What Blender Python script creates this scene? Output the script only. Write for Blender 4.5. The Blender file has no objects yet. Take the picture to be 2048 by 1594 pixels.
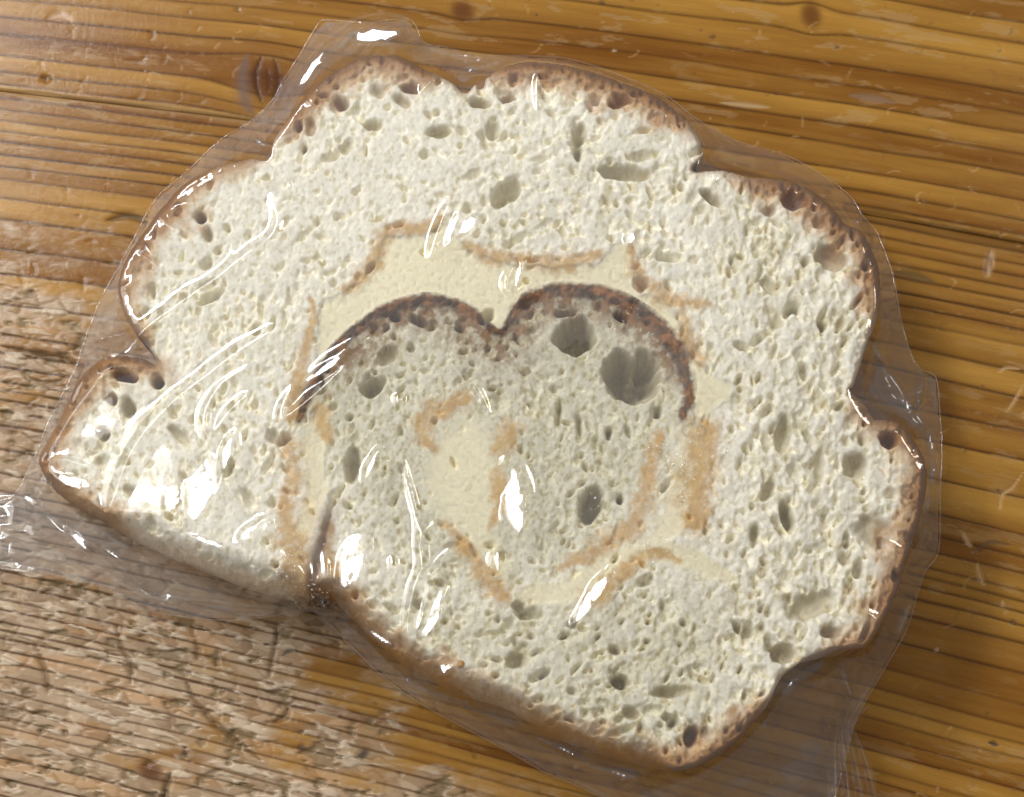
import bpy, math
import numpy as np
from math import radians

# ------------------------------------------------------------------ camera, world, lamps, exposure
sc = bpy.context.scene
col = sc.collection
F, TILT, DIST = 2800.0, radians(20), 0.25
cam_d = bpy.data.cameras.new('camera')
cam = bpy.data.objects.new('camera', cam_d); col.objects.link(cam)
CAM = np.array([0.0, -DIST * math.sin(TILT), DIST * math.cos(TILT)])
cam.location = CAM; cam.rotation_euler = (TILT, 0, 0)
cam_d.sensor_width = 36.0; cam_d.lens = 36.0 * F / 2048.0
cam_d.clip_start = 0.01; cam_d.clip_end = 50
sc.camera = cam

world = bpy.data.worlds.new('World'); sc.world = world; world.use_nodes = True
bg = world.node_tree.nodes['Background']
bg.inputs[0].default_value = (1.0, 0.975, 0.94, 1); bg.inputs[1].default_value = 0.31

def lamp(name, loc, target, sx, sy, power, colour, spin=0.0):
    d = bpy.data.lights.new(name, 'AREA'); d.shape = 'RECTANGLE'; d.size = sx; d.size_y = sy
    d.energy = power; d.color = colour
    o = bpy.data.objects.new(name, d); col.objects.link(o); o.location = loc
    import mathutils
    v = mathutils.Vector(target) - mathutils.Vector(loc)
    q = v.to_track_quat('-Z', 'Y')
    o.rotation_euler = (q @ mathutils.Quaternion((0, 0, 1), spin)).to_euler()
    return o
# a fluorescent tube over the worktop up to the left, a second one further off, and a warm lamp far right
TUBE = (-0.39, 0.34, 0.50)
lamp('tube_lamp', TUBE, (0, 0, 0), 0.46, 0.068, 3.3, (0.95, 0.98, 1.0), radians(25))
lamp('second_tube_lamp', (-0.80, -0.05, 0.85), (0, 0, 0), 0.60, 0.05, 0.35, (0.93, 0.97, 1.0), radians(70))
lamp('soft_fill_panel', (-0.36, 0.30, 0.62), (-.05, 0.03, 0), 0.90, 0.90, 1.25, (1.0, 0.985, 0.96))  # unseen panel close overhead, added to soften the light on the relief
lamp('side_fill_panel', (-0.78, 0.30, 0.70), (0, 0, 0), 0.55, 0.55, 3.2, (1.0, 0.985, 0.96))  # added panel out of view, soft fill from the left
lamp('far_lamp', (1.2, 0.9, 1.5), (0, 0, 0), 0.50, 0.16, 5.0, (1.0, 0.90, 0.76))

sc.view_settings.view_transform = 'Standard'; sc.view_settings.look = 'None'
sc.view_settings.exposure = -0.12; sc.view_settings.gamma = 1.0
sc.render.engine = 'CYCLES'
sc.cycles.use_denoising = True
sc.cycles.caustics_reflective = False; sc.cycles.caustics_refractive = False
sc.cycles.transparent_max_bounces = 16; sc.cycles.max_bounces = 8
sc.cycles.sample_clamp_indirect = 4.0

# ------------------------------------------------------------------ helpers
rng = np.random.default_rng(7)

def P(px, py, z):
    """world point on the photograph's ray (px,py) at height z"""
    px = np.asarray(px, float); py = np.asarray(py, float); z = np.asarray(z, float)
    a = (px - 1024.0) / F; b = -(py - 797.0) / F
    ct, st = math.cos(TILT), math.sin(TILT)
    dx, dy, dz = a, b * ct + st, b * st - ct
    t = (z - CAM[2]) / dz
    return np.stack([CAM[0] + dx * t, CAM[1] + dy * t, z + 0 * t], -1)

def lin(r, g, b):
    c = np.array([r, g, b], float) / 255.0
    return np.where(c <= 0.04045, c / 12.92, ((c + 0.055) / 1.055) ** 2.4)

def smooth(a, b, x):
    t = np.clip((x - a) / (b - a), 0, 1); return t * t * (3 - 2 * t)

def vnoise(x, y, sx, sy, seed):
    """value noise with cell size sx, sy"""
    r = np.random.default_rng(seed); T = r.random((256, 256)).astype(np.float32)
    fx = x / sx + 1000.3; fy = y / sy + 1000.7
    ix = np.floor(fx).astype(np.int64); iy = np.floor(fy).astype(np.int64)
    tx = (fx - ix); ty = (fy - iy)
    tx = tx * tx * (3 - 2 * tx); ty = ty * ty * (3 - 2 * ty)
    i0 = ix & 255; i1 = (ix + 1) & 255; j0 = iy & 255; j1 = (iy + 1) & 255
    return ((T[j0, i0] * (1 - tx) + T[j0, i1] * tx) * (1 - ty) + (T[j1, i0] * (1 - tx) + T[j1, i1] * tx) * ty)

def fbm(x, y, sx, sy, seed, oct=4, gain=0.5):
    s = 0; a = 1.0; n = 0
    for k in range(oct):
        ang = 0.6 * k
        xr = x if k == 0 or sx != sy else x * math.cos(ang) - y * math.sin(ang)
        yr = y if k == 0 or sx != sy else x * math.sin(ang) + y * math.cos(ang)
        s = s + a * vnoise(xr, yr, sx / 2 ** k, sy / 2 ** k, seed + 17 * k); n += a; a *= gain
    return s / n

def spline(pts, n=5, closed=False):
    """Catmull-Rom through rows of pts (any number of columns)"""
    p = np.asarray(pts, float); N = len(p); out = []
    segs = N if closed else N - 1
    for i in range(segs):
        if closed: a, b, c, d = p[(i - 1) % N], p[i], p[(i + 1) % N], p[(i + 2) % N]
        else: a, b, c, d = p[max(i - 1, 0)], p[i], p[i + 1], p[min(i + 2, N - 1)]
        for k in range(n):
            t = k / n
            out.append(0.5 * (2 * b + (c - a) * t + (2 * a - 5 * b + 4 * c - d) * t * t + (3 * b - a - 3 * c + d) * t ** 3))
    if not closed: out.append(p[-1])
    return np.array(out)

def polydist(X, Y, line, closed=False, reach=None):
    """distance to a polyline, the values carried by its extra columns, and position along it"""
    shp = X.shape; best = np.full(shp, 1e9, np.float32)
    nv = line.shape[1] - 2; vals = np.zeros(shp + (nv,), np.float32)
    N = len(line); segs = N if closed else N - 1
    for i in range(segs):
        a = line[i]; b = line[(i + 1) % N]
        d = b[:2] - a[:2]; L2 = max(float(d @ d), 1e-9)
        if reach is not None:
            x0, x1 = min(a[0], b[0]) - reach, max(a[0], b[0]) + reach
            y0, y1 = min(a[1], b[1]) - reach, max(a[1], b[1]) + reach
            c = np.nonzero((X[0] >= x0) & (X[0] <= x1))[0]; r = np.nonzero((Y[:, 0] >= y0) & (Y[:, 0] <= y1))[0]
            if len(c) == 0 or len(r) == 0: continue
            sl = (slice(r[0], r[-1] + 1), slice(c[0], c[-1] + 1))
        else: sl = (slice(None), slice(None))
        xs, ys = X[sl], Y[sl]
        t = np.clip(((xs - a[0]) * d[0] + (ys - a[1]) * d[1]) / L2, 0, 1)
        ds = np.hypot(xs - a[0] - t * d[0], ys - a[1] - t * d[1])
        m = ds < best[sl]
        best[sl] = np.where(m, ds, best[sl])
        if nv:
            v = a[2:] + t[..., None] * (b[2:] - a[2:])
            vals[sl] = np.where(m[..., None], v, vals[sl])
    return best, vals

def inside(X, Y, poly):
    r = np.zeros(X.shape, bool); N = len(poly)
    for i in range(N):
        x0, y0 = poly[i][:2]; x1, y1 = poly[(i + 1) % N][:2]
        if y0 == y1: continue
        c = ((Y >= y0) != (Y >= y1))
        r ^= c & (X < (x1 - x0) * (Y - y0) / (y1 - y0) + x0)
    return r

def upsample(A, f, shape):
    """bilinear upsample of A by integer factor f to shape"""
    h, w = shape
    y = np.minimum(np.arange(h) / f, A.shape[0] - 1.001); x = np.minimum(np.arange(w) / f, A.shape[1] - 1.001)
    iy = y.astype(int); ix = x.astype(int); ty = (y - iy); tx = (x - ix)
    if A.ndim == 3: ty = ty[:, None, None]; tx = tx[None, :, None]
    else: ty = ty[:, None]; tx = tx[None, :]
    a = A[iy][:, ix]; b = A[iy][:, ix + 1]; c = A[iy + 1][:, ix]; d = A[iy + 1][:, ix + 1]
    return (a * (1 - tx) + b * tx) * (1 - ty) + (c * (1 - tx) + d * tx) * ty

def blur(A, n):
    for _ in range(n):
        B = A.copy()
        B[1:-1] = (A[:-2] + 2 * A[1:-1] + A[2:]) / 4
        A = B.copy(); A[:, 1:-1] = (B[:, :-2] + 2 * B[:, 1:-1] + B[:, 2:]) / 4
    return A

def mesh_obj(name, V, Q, mat, parent=None, color=None, floats=None, normals=None, tris=None):
    me = bpy.data.meshes.new(name)
    V = np.asarray(V, np.float32); Q = np.asarray(Q, np.int32)
    n = len(Q); k = Q.shape[1]
    me.vertices.add(len(V)); me.vertices.foreach_set('co', V.ravel())
    me.loops.add(n * k); me.loops.foreach_set('vertex_index', Q.ravel())
    me.polygons.add(n)
    me.polygons.foreach_set('loop_start', np.arange(0, n * k, k, dtype=np.int32))
    me.polygons.foreach_set('use_smooth', np.ones(n, bool))
    me.update(calc_edges=True); me.validate()
    if color is not None:
        a = me.color_attributes.new('Col', 'FLOAT_COLOR', 'POINT')
        c = np.ones((len(V), 4), np.float32); c[:, :3] = color
        a.data.foreach_set('color', c.ravel())
    for key, val in (floats or {}).items():
        a = me.attributes.new(key, 'FLOAT', 'POINT'); a.data.foreach_set('value', np.asarray(val, np.float32).ravel())
    if normals is not None:
        me.normals_split_custom_set_from_vertices(np.asarray(normals, np.float32).tolist())
    me.materials.append(mat)
    o = bpy.data.objects.new(name, me); col.objects.link(o)
    if parent: o.parent = parent
    return o

def submesh(V, Q, keep):
    q = Q[keep]; u, inv = np.unique(q, return_inverse=True)
    return u, inv.reshape(q.shape).astype(np.int32)

def vertex_normals(V, Q):
    a, b, c, d = (V[Q[:, i]] for i in range(4))
    n = np.cross(c - a, d - b); N = np.zeros_like(V)
    for i in range(4):
        for k in range(3): N[:, k] += np.bincount(Q[:, i], n[:, k], len(V))
    return N / np.maximum(np.linalg.norm(N, axis=1, keepdims=True), 1e-20)

def grid_quads(h, w):
    i = np.arange(h * w).reshape(h, w)
    # rows run down the picture: this winding faces up
    return np.stack([i[1:, :-1], i[1:, 1:], i[:-1, 1:], i[:-1, :-1]], -1).reshape(-1, 4)

def thing(name, label, cat, loc):
    o = bpy.data.objects.new(name, None); col.objects.link(o); o.location = loc
    o.empty_display_size = 0.02; o['label'] = label; o['category'] = cat
    return o

class NT:
    def __init__(s, name):
        s.m = bpy.data.materials.new(name); s.m.use_nodes = True; s.t = s.m.node_tree
        s.t.nodes.clear(); s.out = s.n('ShaderNodeOutputMaterial')
    def n(s, t, ins=None, **kw):
        nd = s.t.nodes.new(t)
        for k, v in kw.items(): setattr(nd, k, v)
        for k, v in (ins or {}).items():
            if isinstance(v, bpy.types.NodeSocket): s.t.links.new(v, nd.inputs[k])
            else: nd.inputs[k].default_value = v
        return nd
    def math(s, op, a, b=0.0, clamp=False):
        nd = s.n('ShaderNodeMath', {0: a, 1: b}, operation=op); nd.use_clamp = clamp; return nd.outputs[0]
    def link(s, a, b): s.t.links.new(a, b)

# ------------------------------------------------------------------ materials
def bread_material(name, sss, rough=0.75, spec=0.15, bump=0.5):
    t = NT(name); at = t.n('ShaderNodeAttribute', attribute_name='Col')
    tc = t.n('ShaderNodeTexCoord')
    no = t.n('ShaderNodeTexNoise', {'Vector': tc.outputs['Object'], 'Scale': 2600.0, 'Detail': 4.0, 'Roughness': 0.65})
    bp = t.n('ShaderNodeBump', {'Height': no.outputs[0], 'Strength': bump, 'Distance': 0.00025})
    n2 = t.n('ShaderNodeTexNoise', {'Vector': tc.outputs['Object'], 'Scale': 1300.0, 'Detail': 3.0})
    mr = t.n('ShaderNodeMapRange', {0: n2.outputs[0], 1: 0.3, 2: 0.7, 3: 0.93, 4: 1.05})
    mul = t.n('ShaderNodeMix', {0: 1.0, 6: at.outputs[0], 7: mr.outputs[0]}, data_type='RGBA', blend_type='MULTIPLY')
    p = t.n('ShaderNodeBsdfPrincipled', {'Base Color': mul.outputs[2], 'Roughness': rough, 'Specular IOR Level': spec,
            'Normal': bp.outputs[0], 'Subsurface Weight': sss, 'Subsurface Radius': (1.0, 0.9, 0.62), 'Subsurface Scale': 0.0011},
            subsurface_method='BURLEY')
    t.link(p.outputs[0], t.out.inputs[0]); return t.m

m_crumb = bread_material('crumb_bread', 1.0, bump=.22)
m_fill = bread_material('cream_filling', 0.9, 0.45, 0.35, 0.2)
m_crust = bread_material('baked_crust', 0.25, 0.55, 0.3, 0.6)

def film_material():
    t = NT('clear_plastic_film')
    lw = t.n('ShaderNodeLayerWeight', {0: 0.5})
    f = t.math('MULTIPLY_ADD', t.math('POWER', lw.outputs['Facing'], 3.0), 0.55)
    t.t.nodes[-1].inputs[2].default_value = 0.075
    tc = t.n('ShaderNodeTexCoord')
    n1 = t.n('ShaderNodeTexNoise', {'Vector': tc.outputs['Object'], 'Scale': 420.0, 'Detail': 3.0, 'Roughness': 0.6})
    n2 = t.n('ShaderNodeTexNoise', {'Vector': tc.outputs['Object'], 'Scale': 1500.0, 'Detail': 2.0})
    h = t.math('MULTIPLY_ADD', n2.outputs[0], 0.25); t.link(n1.outputs[0], t.t.nodes[-1].inputs[2])
    bp = t.n('ShaderNodeBump', {'Height': h, 'Strength': 0.05, 'Distance': 0.0006})
    gl = t.n('ShaderNodeBsdfGlossy', {'Color': (1, 1, 1, 1), 'Roughness': 0.05, 'Normal': bp.outputs[0]})
    tr = t.n('ShaderNodeBsdfTransparent', {'Color': (0.975, 0.97, 0.965, 1)})
    df = t.n('ShaderNodeBsdfDiffuse', {'Color': (0.82, 0.79, 0.80, 1)})
    hz = t.n('ShaderNodeMixShader', {0: 0.035, 1: tr.outputs[0], 2: df.outputs[0]})
    mx = t.n('ShaderNodeMixShader', {0: f, 1: hz.outputs[0], 2: gl.outputs[0]})
    t.link(mx.outputs[0], t.out.inputs[0]); return t.m
m_film = film_material()

def wood_material():
    t = NT('worn_varnished_pine')
    at = t.n('ShaderNodeAttribute', attribute_name='Col'); w = t.n('ShaderNodeAttribute', attribute_name='wear')
    g = t.n('ShaderNodeAttribute', attribute_name='grain_co')
    uv = t.n('ShaderNodeAttribute', attribute_name='along_co')
    cv = t.n('ShaderNodeCombineXYZ', {0: uv.outputs['Fac'], 1: g.outputs['Fac'], 2: 0.0})
    mp = t.n('ShaderNodeVectorMath', {0: cv.outputs[0], 1: (0.012, 0.45, 1.0)}, operation='MULTIPLY')
    fib = t.n('ShaderNodeTexNoise', {'Vector': mp.outputs[0], 'Scale': 1.0, 'Detail': 4.0, 'Roughness': 0.7})
    mr = t.n('ShaderNodeMapRange', {0: fib.outputs[0], 1: 0.25, 2: 0.75, 3: 0.86, 4: 1.12})
    mul = t.n('ShaderNodeMix', {0: 1.0, 6: at.outputs[0], 7: mr.outputs[0]}, data_type='RGBA', blend_type='MULTIPLY')
    tc = t.n('ShaderNodeTexCoord')
    nz = t.n('ShaderNodeTexNoise', {'Vector': tc.outputs['Object'], 'Scale': 700.0, 'Detail': 4.0, 'Roughness': 0.6})
    rr = t.n('ShaderNodeMapRange', {0: w.outputs['Fac'], 1: 0.0, 2: 1.0, 3: 0.20, 4: 0.27})
    r2 = t.math('ADD', rr.outputs[0], t.math('MULTIPLY', t.math('SUBTRACT', nz.outputs[0], 0.5), 0.25))
    hb = t.math('ADD', t.math('MULTIPLY', fib.outputs[0], 0.5), nz.outputs[0])
    bp = t.n('ShaderNodeBump', {'Height': hb, 'Strength': 0.22, 'Distance': 0.0003})
    p = t.n('ShaderNodeBsdfPrincipled', {'Base Color': mul.outputs[2], 'Roughness': r2, 'Specular IOR Level': 0.2, 'Normal': bp.outputs[0]})
    t.link(p.outputs[0], t.out.inputs[0]); return t.m
m_wood = wood_material()

# ------------------------------------------------------------------ the table top: two pine planks
table = thing('wooden_table', 'worn varnished pine table top with dents and dark grain lines under the bagged bread', 'table', (0, 0, 0))

def grain_y(v, x): return v + x * (0.090 + 0.000100 * v) + 0.00002 * x * x
def grain_v(x, y): return (y - 0.09 * x - 0.00002 * x * x) / (1 + 0.0001 * x)

def axis(a0, a1, step, o0, o1, ostep):
    return np.concatenate([np.arange(o0, a0, ostep), np.arange(a0, a1, step), np.arange(a1, o1 + ostep, ostep)])

def make_plank(v_lo, v_hi, seed):
    xs = axis(-60, 2110, 4.5, -1400, 3400, 40)
    core0, core1 = max(v_lo, -620), min(v_hi, 1640)
    vs = np.unique(np.concatenate([np.arange(v_lo, core0, 14), np.arange(core0, core1, 1.9), np.arange(core1, v_hi, 14), [v_hi]]))
    X, V = np.meshgrid(xs, vs); Y = grain_y(V, X)
    # ring coordinate: the row line, bent by slow waves and by the knots
    G = V + 16 * (fbm(X, V, 900, 160, seed, 3) - 0.5) + 5 * (vnoise(X, V, 200, 60, seed + 3) - 0.5)
    knots = [(530, 165, 55, 45, 22), (925, 22, 26, 22, 9), (1622, 30, 24, 26, 12)] if v_lo < 0 else [(300, 1540, 30, 24, 6)]
    kn = np.zeros_like(X)
    for (kx, ky, rx, ry, push) in knots:
        kv = grain_v(kx, ky); d = ((X - kx) / rx) ** 2 + ((V - kv) / ry) ** 2
        G = G - np.sign(V - kv) * push * np.exp(-d * 0.35) * (1 - np.exp(-((V - kv) / 9) ** 2))
        kn = np.maximum(kn, np.exp(-d ** 2 * 1.6))
    # growth rings: honey early wood darkening to a sharp late-wood line
    r = np.random.default_rng(seed); edges = [v_lo - 60]
    while edges[-1] < v_hi + 80:
        wide = vnoise(np.array([edges[-1]]), np.array([0.0]), 130, 1, seed + 9)[0]
        edges.append(edges[-1] + (r.uniform(6, 16) if edges[-1] < 420 else r.uniform(15, 30)) + 60 * wide ** 2.3 * r.uniform(.6, 1.3))
    edges = np.array(edges); k = np.clip(np.searchsorted(edges, G) - 1, 0, len(edges) - 2)
    f = (G - edges[k]) / (edges[k + 1] - edges[k]); wpx = edges[k + 1] - edges[k]
    stren = r.uniform(0.35, 1.0, len(edges))[k]; tone = r.uniform(-1, 1, len(edges))[k]
    toend = (1 - f) * wpx
    late = stren * (np.exp(-toend / (2.5 + 0.12 * wpx)) + 0) * smooth(-0.5, 1.2, toend)
    side = np.minimum(toend, f * wpx * 1.3)
    line = stren * np.exp(-(side / 3.1) ** 2)
    early = lin(192, 144, 64); early2 = lin(130, 84, 28); dark = lin(116, 70, 22); vdark = lin(66, 36, 10)
    t = np.clip((0.5 + 0.5 * tone) * 0.6 + 0.95 * fbm(X, V, 420, 34, seed + 5, 4, .6) - .2, 0, 1.1)
    C = early + (early2 - early) * t[..., None]
    C = C + (dark - C) * np.clip(0.6 * late + 0.15 * f * stren, 0, 1)[..., None]
    C = C + (vdark - C) * (0.95 * line * np.clip(.35 + 1.3 * fbm(X, G, 260, 20, seed + 7, 3), 0, 1))[..., None]
    # wear: varnish gone on the left and at the bottom left
    base = 1.05 - X / 1150.0 + (Y - 980) / 1700.0
    base = base - 0.8 * smooth(600, 250, Y)
    wear = smooth(0.28, 0.72, base * 0.72 + 1.1 * (fbm(X, Y, 150, 60, seed + 21, 5, 0.6) - 0.5))
    chips = smooth(0.60, 0.66, fbm(X, G, 70, 14, seed + 31, 5, 0.6)) * (0.25 + 0.75 * smooth(.35, .65, fbm(X, Y, 400, 90, seed + 33, 2))) * (1 - .8 * np.clip(line, 0, 1))
    # bare wood broken into small plates between the late-wood lines: each plate its own tone, height and tilt
    bx, by = 40.0, 27.0
    wx = X + 14 * (fbm(X, Y, 40, 40, seed + 91, 3) - .5); wv = G + 7 * (fbm(X, Y, 40, 40, seed + 93, 3) - .5)
    ci = np.floor(wx / bx); cj = np.floor(wv / by); f1d = np.full(X.shape, 9.0); f2d = f1d.copy(); ida = np.zeros(X.shape); idb = ida.copy(); ox = ida.copy()
    RA = np.random.default_rng(seed + 95).random((4, 128, 128))
    for a in (-1, 0, 1):
        for b in (-1, 0, 1):
            ii_ = (ci + a).astype(int) & 127; jj_ = (cj + b).astype(int) & 127
            qx = (ci + a + RA[0, jj_, ii_]) - wx / bx; qy = (cj + b + RA[1, jj_, ii_]) - wv / by
            d = np.hypot(qx, qy); m = d < f1d
            f2d = np.where(m, f1d, np.minimum(f2d, d)); ida = np.where(m, RA[2, jj_, ii_], ida); idb = np.where(m, RA[3, jj_, ii_], idb); ox = np.where(m, qx, ox)
            f1d = np.where(m, d, f1d)
    gap = np.exp(-((f2d - f1d) / .10) ** 2) * smooth(.35, .75, fbm(X, Y, 70, 40, seed + 97, 3))
    bare = lin(192, 168, 140); bare2 = lin(150, 124, 98)
    Cb = bare + (bare2 - bare) * np.clip(.25 + .75 * ida * fbm(X, V, 46, 24, seed + 41, 4, .6) * 2 - .2, 0, 1)[..., None]
    Cb = Cb + (lin(192, 138, 82) - Cb) * (.4 * smooth(.52, .75, fbm(X, V, 220, 40, seed + 43, 3)))[..., None]
    Cb = Cb + (lin(92, 68, 46) - Cb) * np.clip(1.2 * np.sqrt(line) * smooth(.05, .3, line) + 0.3 * late, 0, 1)[..., None]
    Cb = Cb + (lin(104, 80, 54) - Cb) * (.35 * gap)[..., None]
    C = C + (Cb - C) * (0.92 * wear)[..., None]
    C = C + (lin(190, 164, 124) - C) * (0.22 * chips * (1 - wear))[..., None]
    # relief
    z = -0.00004 * line * (1 + wear) - 0.00002 * late
    z = z + wear * (-0.00012 + 0.00022 * (idb - .5) + .0002 * ox * (ida - .5) - .00025 * gap + 0.00016 * (fbm(X, Y, 24, 16, seed + 51, 4, 0.6) - 0.5)) + 0.0002 * (fbm(X, Y, 300, 60, seed + 53, 2) - 0.5)
    pit = smooth(0.66, 0.72, fbm(X, Y, 34, 20, seed + 61, 3, 0.5)) * smooth(0.15, 0.6, wear)
    z = z - 0.0003 * pit
    C = C + (lin(120, 104, 74) - C) * (0.6 * pit)[..., None]
    flake = smooth(0.60, 0.68, fbm(X, G, 42, 14, seed + 71, 3, 0.5)) * wear * (1 - pit)
    C = C + (lin(206, 186, 160) - C) * (0.75 * flake)[..., None]
    z = z + 0.00025 * flake
    # knots
    C = C + (lin(92, 50, 22) - C) * (0.8 * kn)[..., None]
    # dents, scratches and stains
    def stroke(pts, wd, depth, colr, amt, taper=True):
        ln = spline(np.array(pts, float), 4); n = len(ln)
        tt = np.linspace(0, 1, n)
        ln = np.column_stack([ln, (np.sin(np.pi * (0.06 + 0.88 * tt)) if taper else np.ones(n))])
        vv = grain_v(ln[:, 0], ln[:, 1])
        if vv.max() < v_lo or vv.min() > v_hi: return
        c0, c1 = np.searchsorted(xs, [ln[:, 0].min() - 4 * wd, ln[:, 0].max() + 4 * wd])
        r0, r1 = np.searchsorted(vs, [vv.min() - 4 * wd - 20, vv.max() + 4 * wd + 20])
        if c1 <= c0 or r1 <= r0: return
        best = np.full((r1 - r0, c1 - c0), 1e9); ww = np.ones_like(best)
        xx = X[r0:r1, c0:c1]; yy = Y[r0:r1, c0:c1]
        for i in range(n - 1):
            a = ln[i]; d = ln[i + 1, :2] - a[:2]; L2 = max(d @ d, 1e-9)
            q = np.clip(((xx - a[0]) * d[0] + (yy - a[1]) * d[1]) / L2, 0, 1)
            ds = np.hypot(xx - a[0] - q * d[0], yy - a[1] - q * d[1]); m = ds < best
            best = np.where(m, ds, best); ww = np.where(m, a[2] + q * (ln[i + 1, 2] - a[2]), ww)
        g = np.exp(-(best / (wd * np.maximum(ww, .25))) ** 2)
        z[r0:r1, c0:c1] -= depth * g
        C[r0:r1, c0:c1] += (colr - C[r0:r1, c0:c1]) * (amt * g)[..., None]
    brown = lin(104, 78, 48); black = lin(48, 44, 46); pale = lin(214, 176, 128); grey = lin(140, 120, 108)
    # traced: big gouges lower left, black specks, scratches right
    for pts, wd, dp, c, a in [
        ([(372, 1365), (395, 1410), (440, 1455), (470, 1480), (520, 1520)], 7, .0005, brown, .75),
        ([(575, 1415), (570, 1432), (545, 1445)], 7, .0006, brown, .7),
        ([(230, 1245), (245, 1300), (262, 1330), (258, 1370)], 5, .0005, brown, .7),
        ([(555, 1235), (550, 1290), (540, 1340), (535, 1360)], 4, .0005, brown, .7),
        ([(75, 1300), (90, 1350), (95, 1390)], 6, .0005, brown, .7),
        ([(340, 1545), (325, 1594)], 7, .0006, lin(70, 52, 36), .8),
        ([(215, 440), (255, 432), (300, 447)], 8, .0003, lin(78, 58, 36), .8),
        ([(60, 700), (120, 712), (170, 735)], 6, .0006, brown, .7),
        ([(0, 690), (60, 703), (145, 725)], 4, .0006, lin(88, 70, 50), .8),
        ([(85, 1185), (120, 1172), (135, 1182)], 8, .0004, brown, .7),
        ([(390, 1280), (395, 1300), (392, 1320)], 7, .0004, brown, .65),
        ([(433, 1315), (431, 1330)], 6, .0004, brown, .75),
        ([(566, 1310), (575, 1302), (590, 1300)], 5, .0001, black, .75),
        ([(595, 1492), (610, 1496)], 9, .0001, black, .55),
        ([(715, 1515), (730, 1505), (722, 1518)], 8, .0001, black, .8),
        ([(366, 1500), (372, 1512)], 7, .0001, lin(60, 54, 52), .8),
        ([(455, 1400), (468, 1405)], 6, .0001, black, .5),
        ([(1978, 1485), (1996, 1490)], 6, .0002, black, .85),
        ([(1420, 75), (1432, 72)], 5, .0001, black, .6), ([(1210, 8), (1200, 2)], 5, .0001, black, .6),
        ([(472, 22), (478, 16)], 6, .0002, brown, .7), ([(1945, 1105), (1980, 1085), (2020, 1090)], 5, .0002, lin(96, 76, 56), .6),
        ([(1960, 1100), (1962, 1104)], 5, .0002, black, .6), ([(2024, 1240), (2032, 1250)], 6, .0002, lin(80, 64, 44), .7),
        ([(1985, 498), (1980, 525), (1976, 555)], 7, .0003, lin(206, 176, 146), .6),
        ([(1985, 510), (1980, 545)], 2.5, .0003, lin(120, 92, 72), .7),
        ([(2000, 745), (2012, 735), (2040, 738)], 3.5, .0002, pale, .65), ([(2046, 770), (2030, 800), (2015, 822)], 3.5, .0002, pale, .65),
        ([(1925, 1060), (1935, 1080), (1945, 1095)], 4, .0002, pale, .65), ([(1955, 1125), (1960, 1150), (1970, 1170)], 4, .0002, pale, .6),
        ([(2046, 945), (2025, 975), (2005, 990), (2000, 1020)], 3, .0002, pale, .65), ([(2005, 1200), (2008, 1215)], 3, .0002, pale, .6),
        ([(1790, 545), (1830, 550), (1870, 565)], 9, .0002, lin(98, 82, 54), .7),
        ([(1700, 190), (1745, 195), (1790, 205)], 8, .0001, grey, .5), ([(1440, 205), (1540, 215)], 5, .0001, lin(210, 188, 150), .45),
        ([(95, 38), (115, 30), (140, 40)], 9, .0002, lin(200, 170, 150), .5), ([(495, 110), (485, 150), (490, 200), (505, 225)], 14, .0, lin(112, 92, 82), .8),
        ([(522, 112), (510, 158), (524, 208)], 5, .0001, lin(62, 36, 16), .85), ([(548, 118), (556, 160), (546, 200)], 6, .0001, lin(70, 40, 18), .8), ([(534, 140), (538, 165), (534, 182)], 7, .0001, lin(84, 46, 18), .8), ([(250, 120), (280, 122), (290, 112)], 5, .0001, lin(110, 66, 30), .6), ([(90, 150), (95, 165)], 9, .0004, lin(120, 92, 64), .6),
        ([(300, 80), (305, 70), (300, 60)], 5, .0001, lin(116, 74, 36), .6),
        ([(1650, 480), (1700, 490)], 4, .0001, lin(110, 80, 44), .4)]:
        stroke(pts, wd, dp, c, a)
    rs = np.random.default_rng(seed + 99)
    for i in range(620):
        x = rs.uniform(-60, 2110); y = rs.uniform(-30, 1630); left = x < 950 and y > 420
        L = rs.uniform(6, 42) * (1.0 if left else 0.8); a = rs.normal(1.35 if left else 2.2, 0.5)
        if rs.random() < .3: a = rs.uniform(0, 3.14)
        bend = rs.normal(0, .25) * L
        pts = [(x, y), (x + L / 2 * math.cos(a) - bend * math.sin(a), y + L / 2 * math.sin(a) + bend * math.cos(a)), (x + L * math.cos(a), y + L * math.sin(a))]
        kind = rs.random()
        if left: c, am, wd, dp = (brown, rs.uniform(.1, .55), rs.uniform(1.5, 5), .0003) if kind < .75 else (lin(222, 204, 180), .5, rs.uniform(1, 3), -.0001)
        else: c, am, wd, dp = (pale, rs.uniform(.1, .45), rs.uniform(.9, 2.2), .00008) if kind < .5 else (lin(112, 84, 50), rs.uniform(.15, .45), rs.uniform(1.2, 4), .00015)
        stroke(pts, wd, dp * .45, c, am)
    for i in range(230):   # specks
        x = rs.uniform(-60, 2110); y = rs.uniform(-30, 1630)
        stroke([(x, y), (x + rs.uniform(1, 9), y + rs.uniform(-3, 3))], rs.uniform(1.6, 4.5), .0001,
               [lin(70, 60, 54), lin(118, 86, 52), lin(206, 180, 146)][i % 3], rs.uniform(.3, .75))
    # plank edge at the joint: rounded, chipped, grey with dirt
    e = np.minimum(V - v_lo, v_hi - V)
    chip = 4.0 + 5.0 * fbm(X, V * 0, 45, 10, seed + 81, 4, .6) + 9 * smooth(.62, .8, vnoise(X, V * 0, 120, 10, seed + 83))
    jam = np.exp(-(e / chip) ** 2)
    z = z - 0.0004 * np.exp(-(e / (0.3 * chip)) ** 2)
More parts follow.
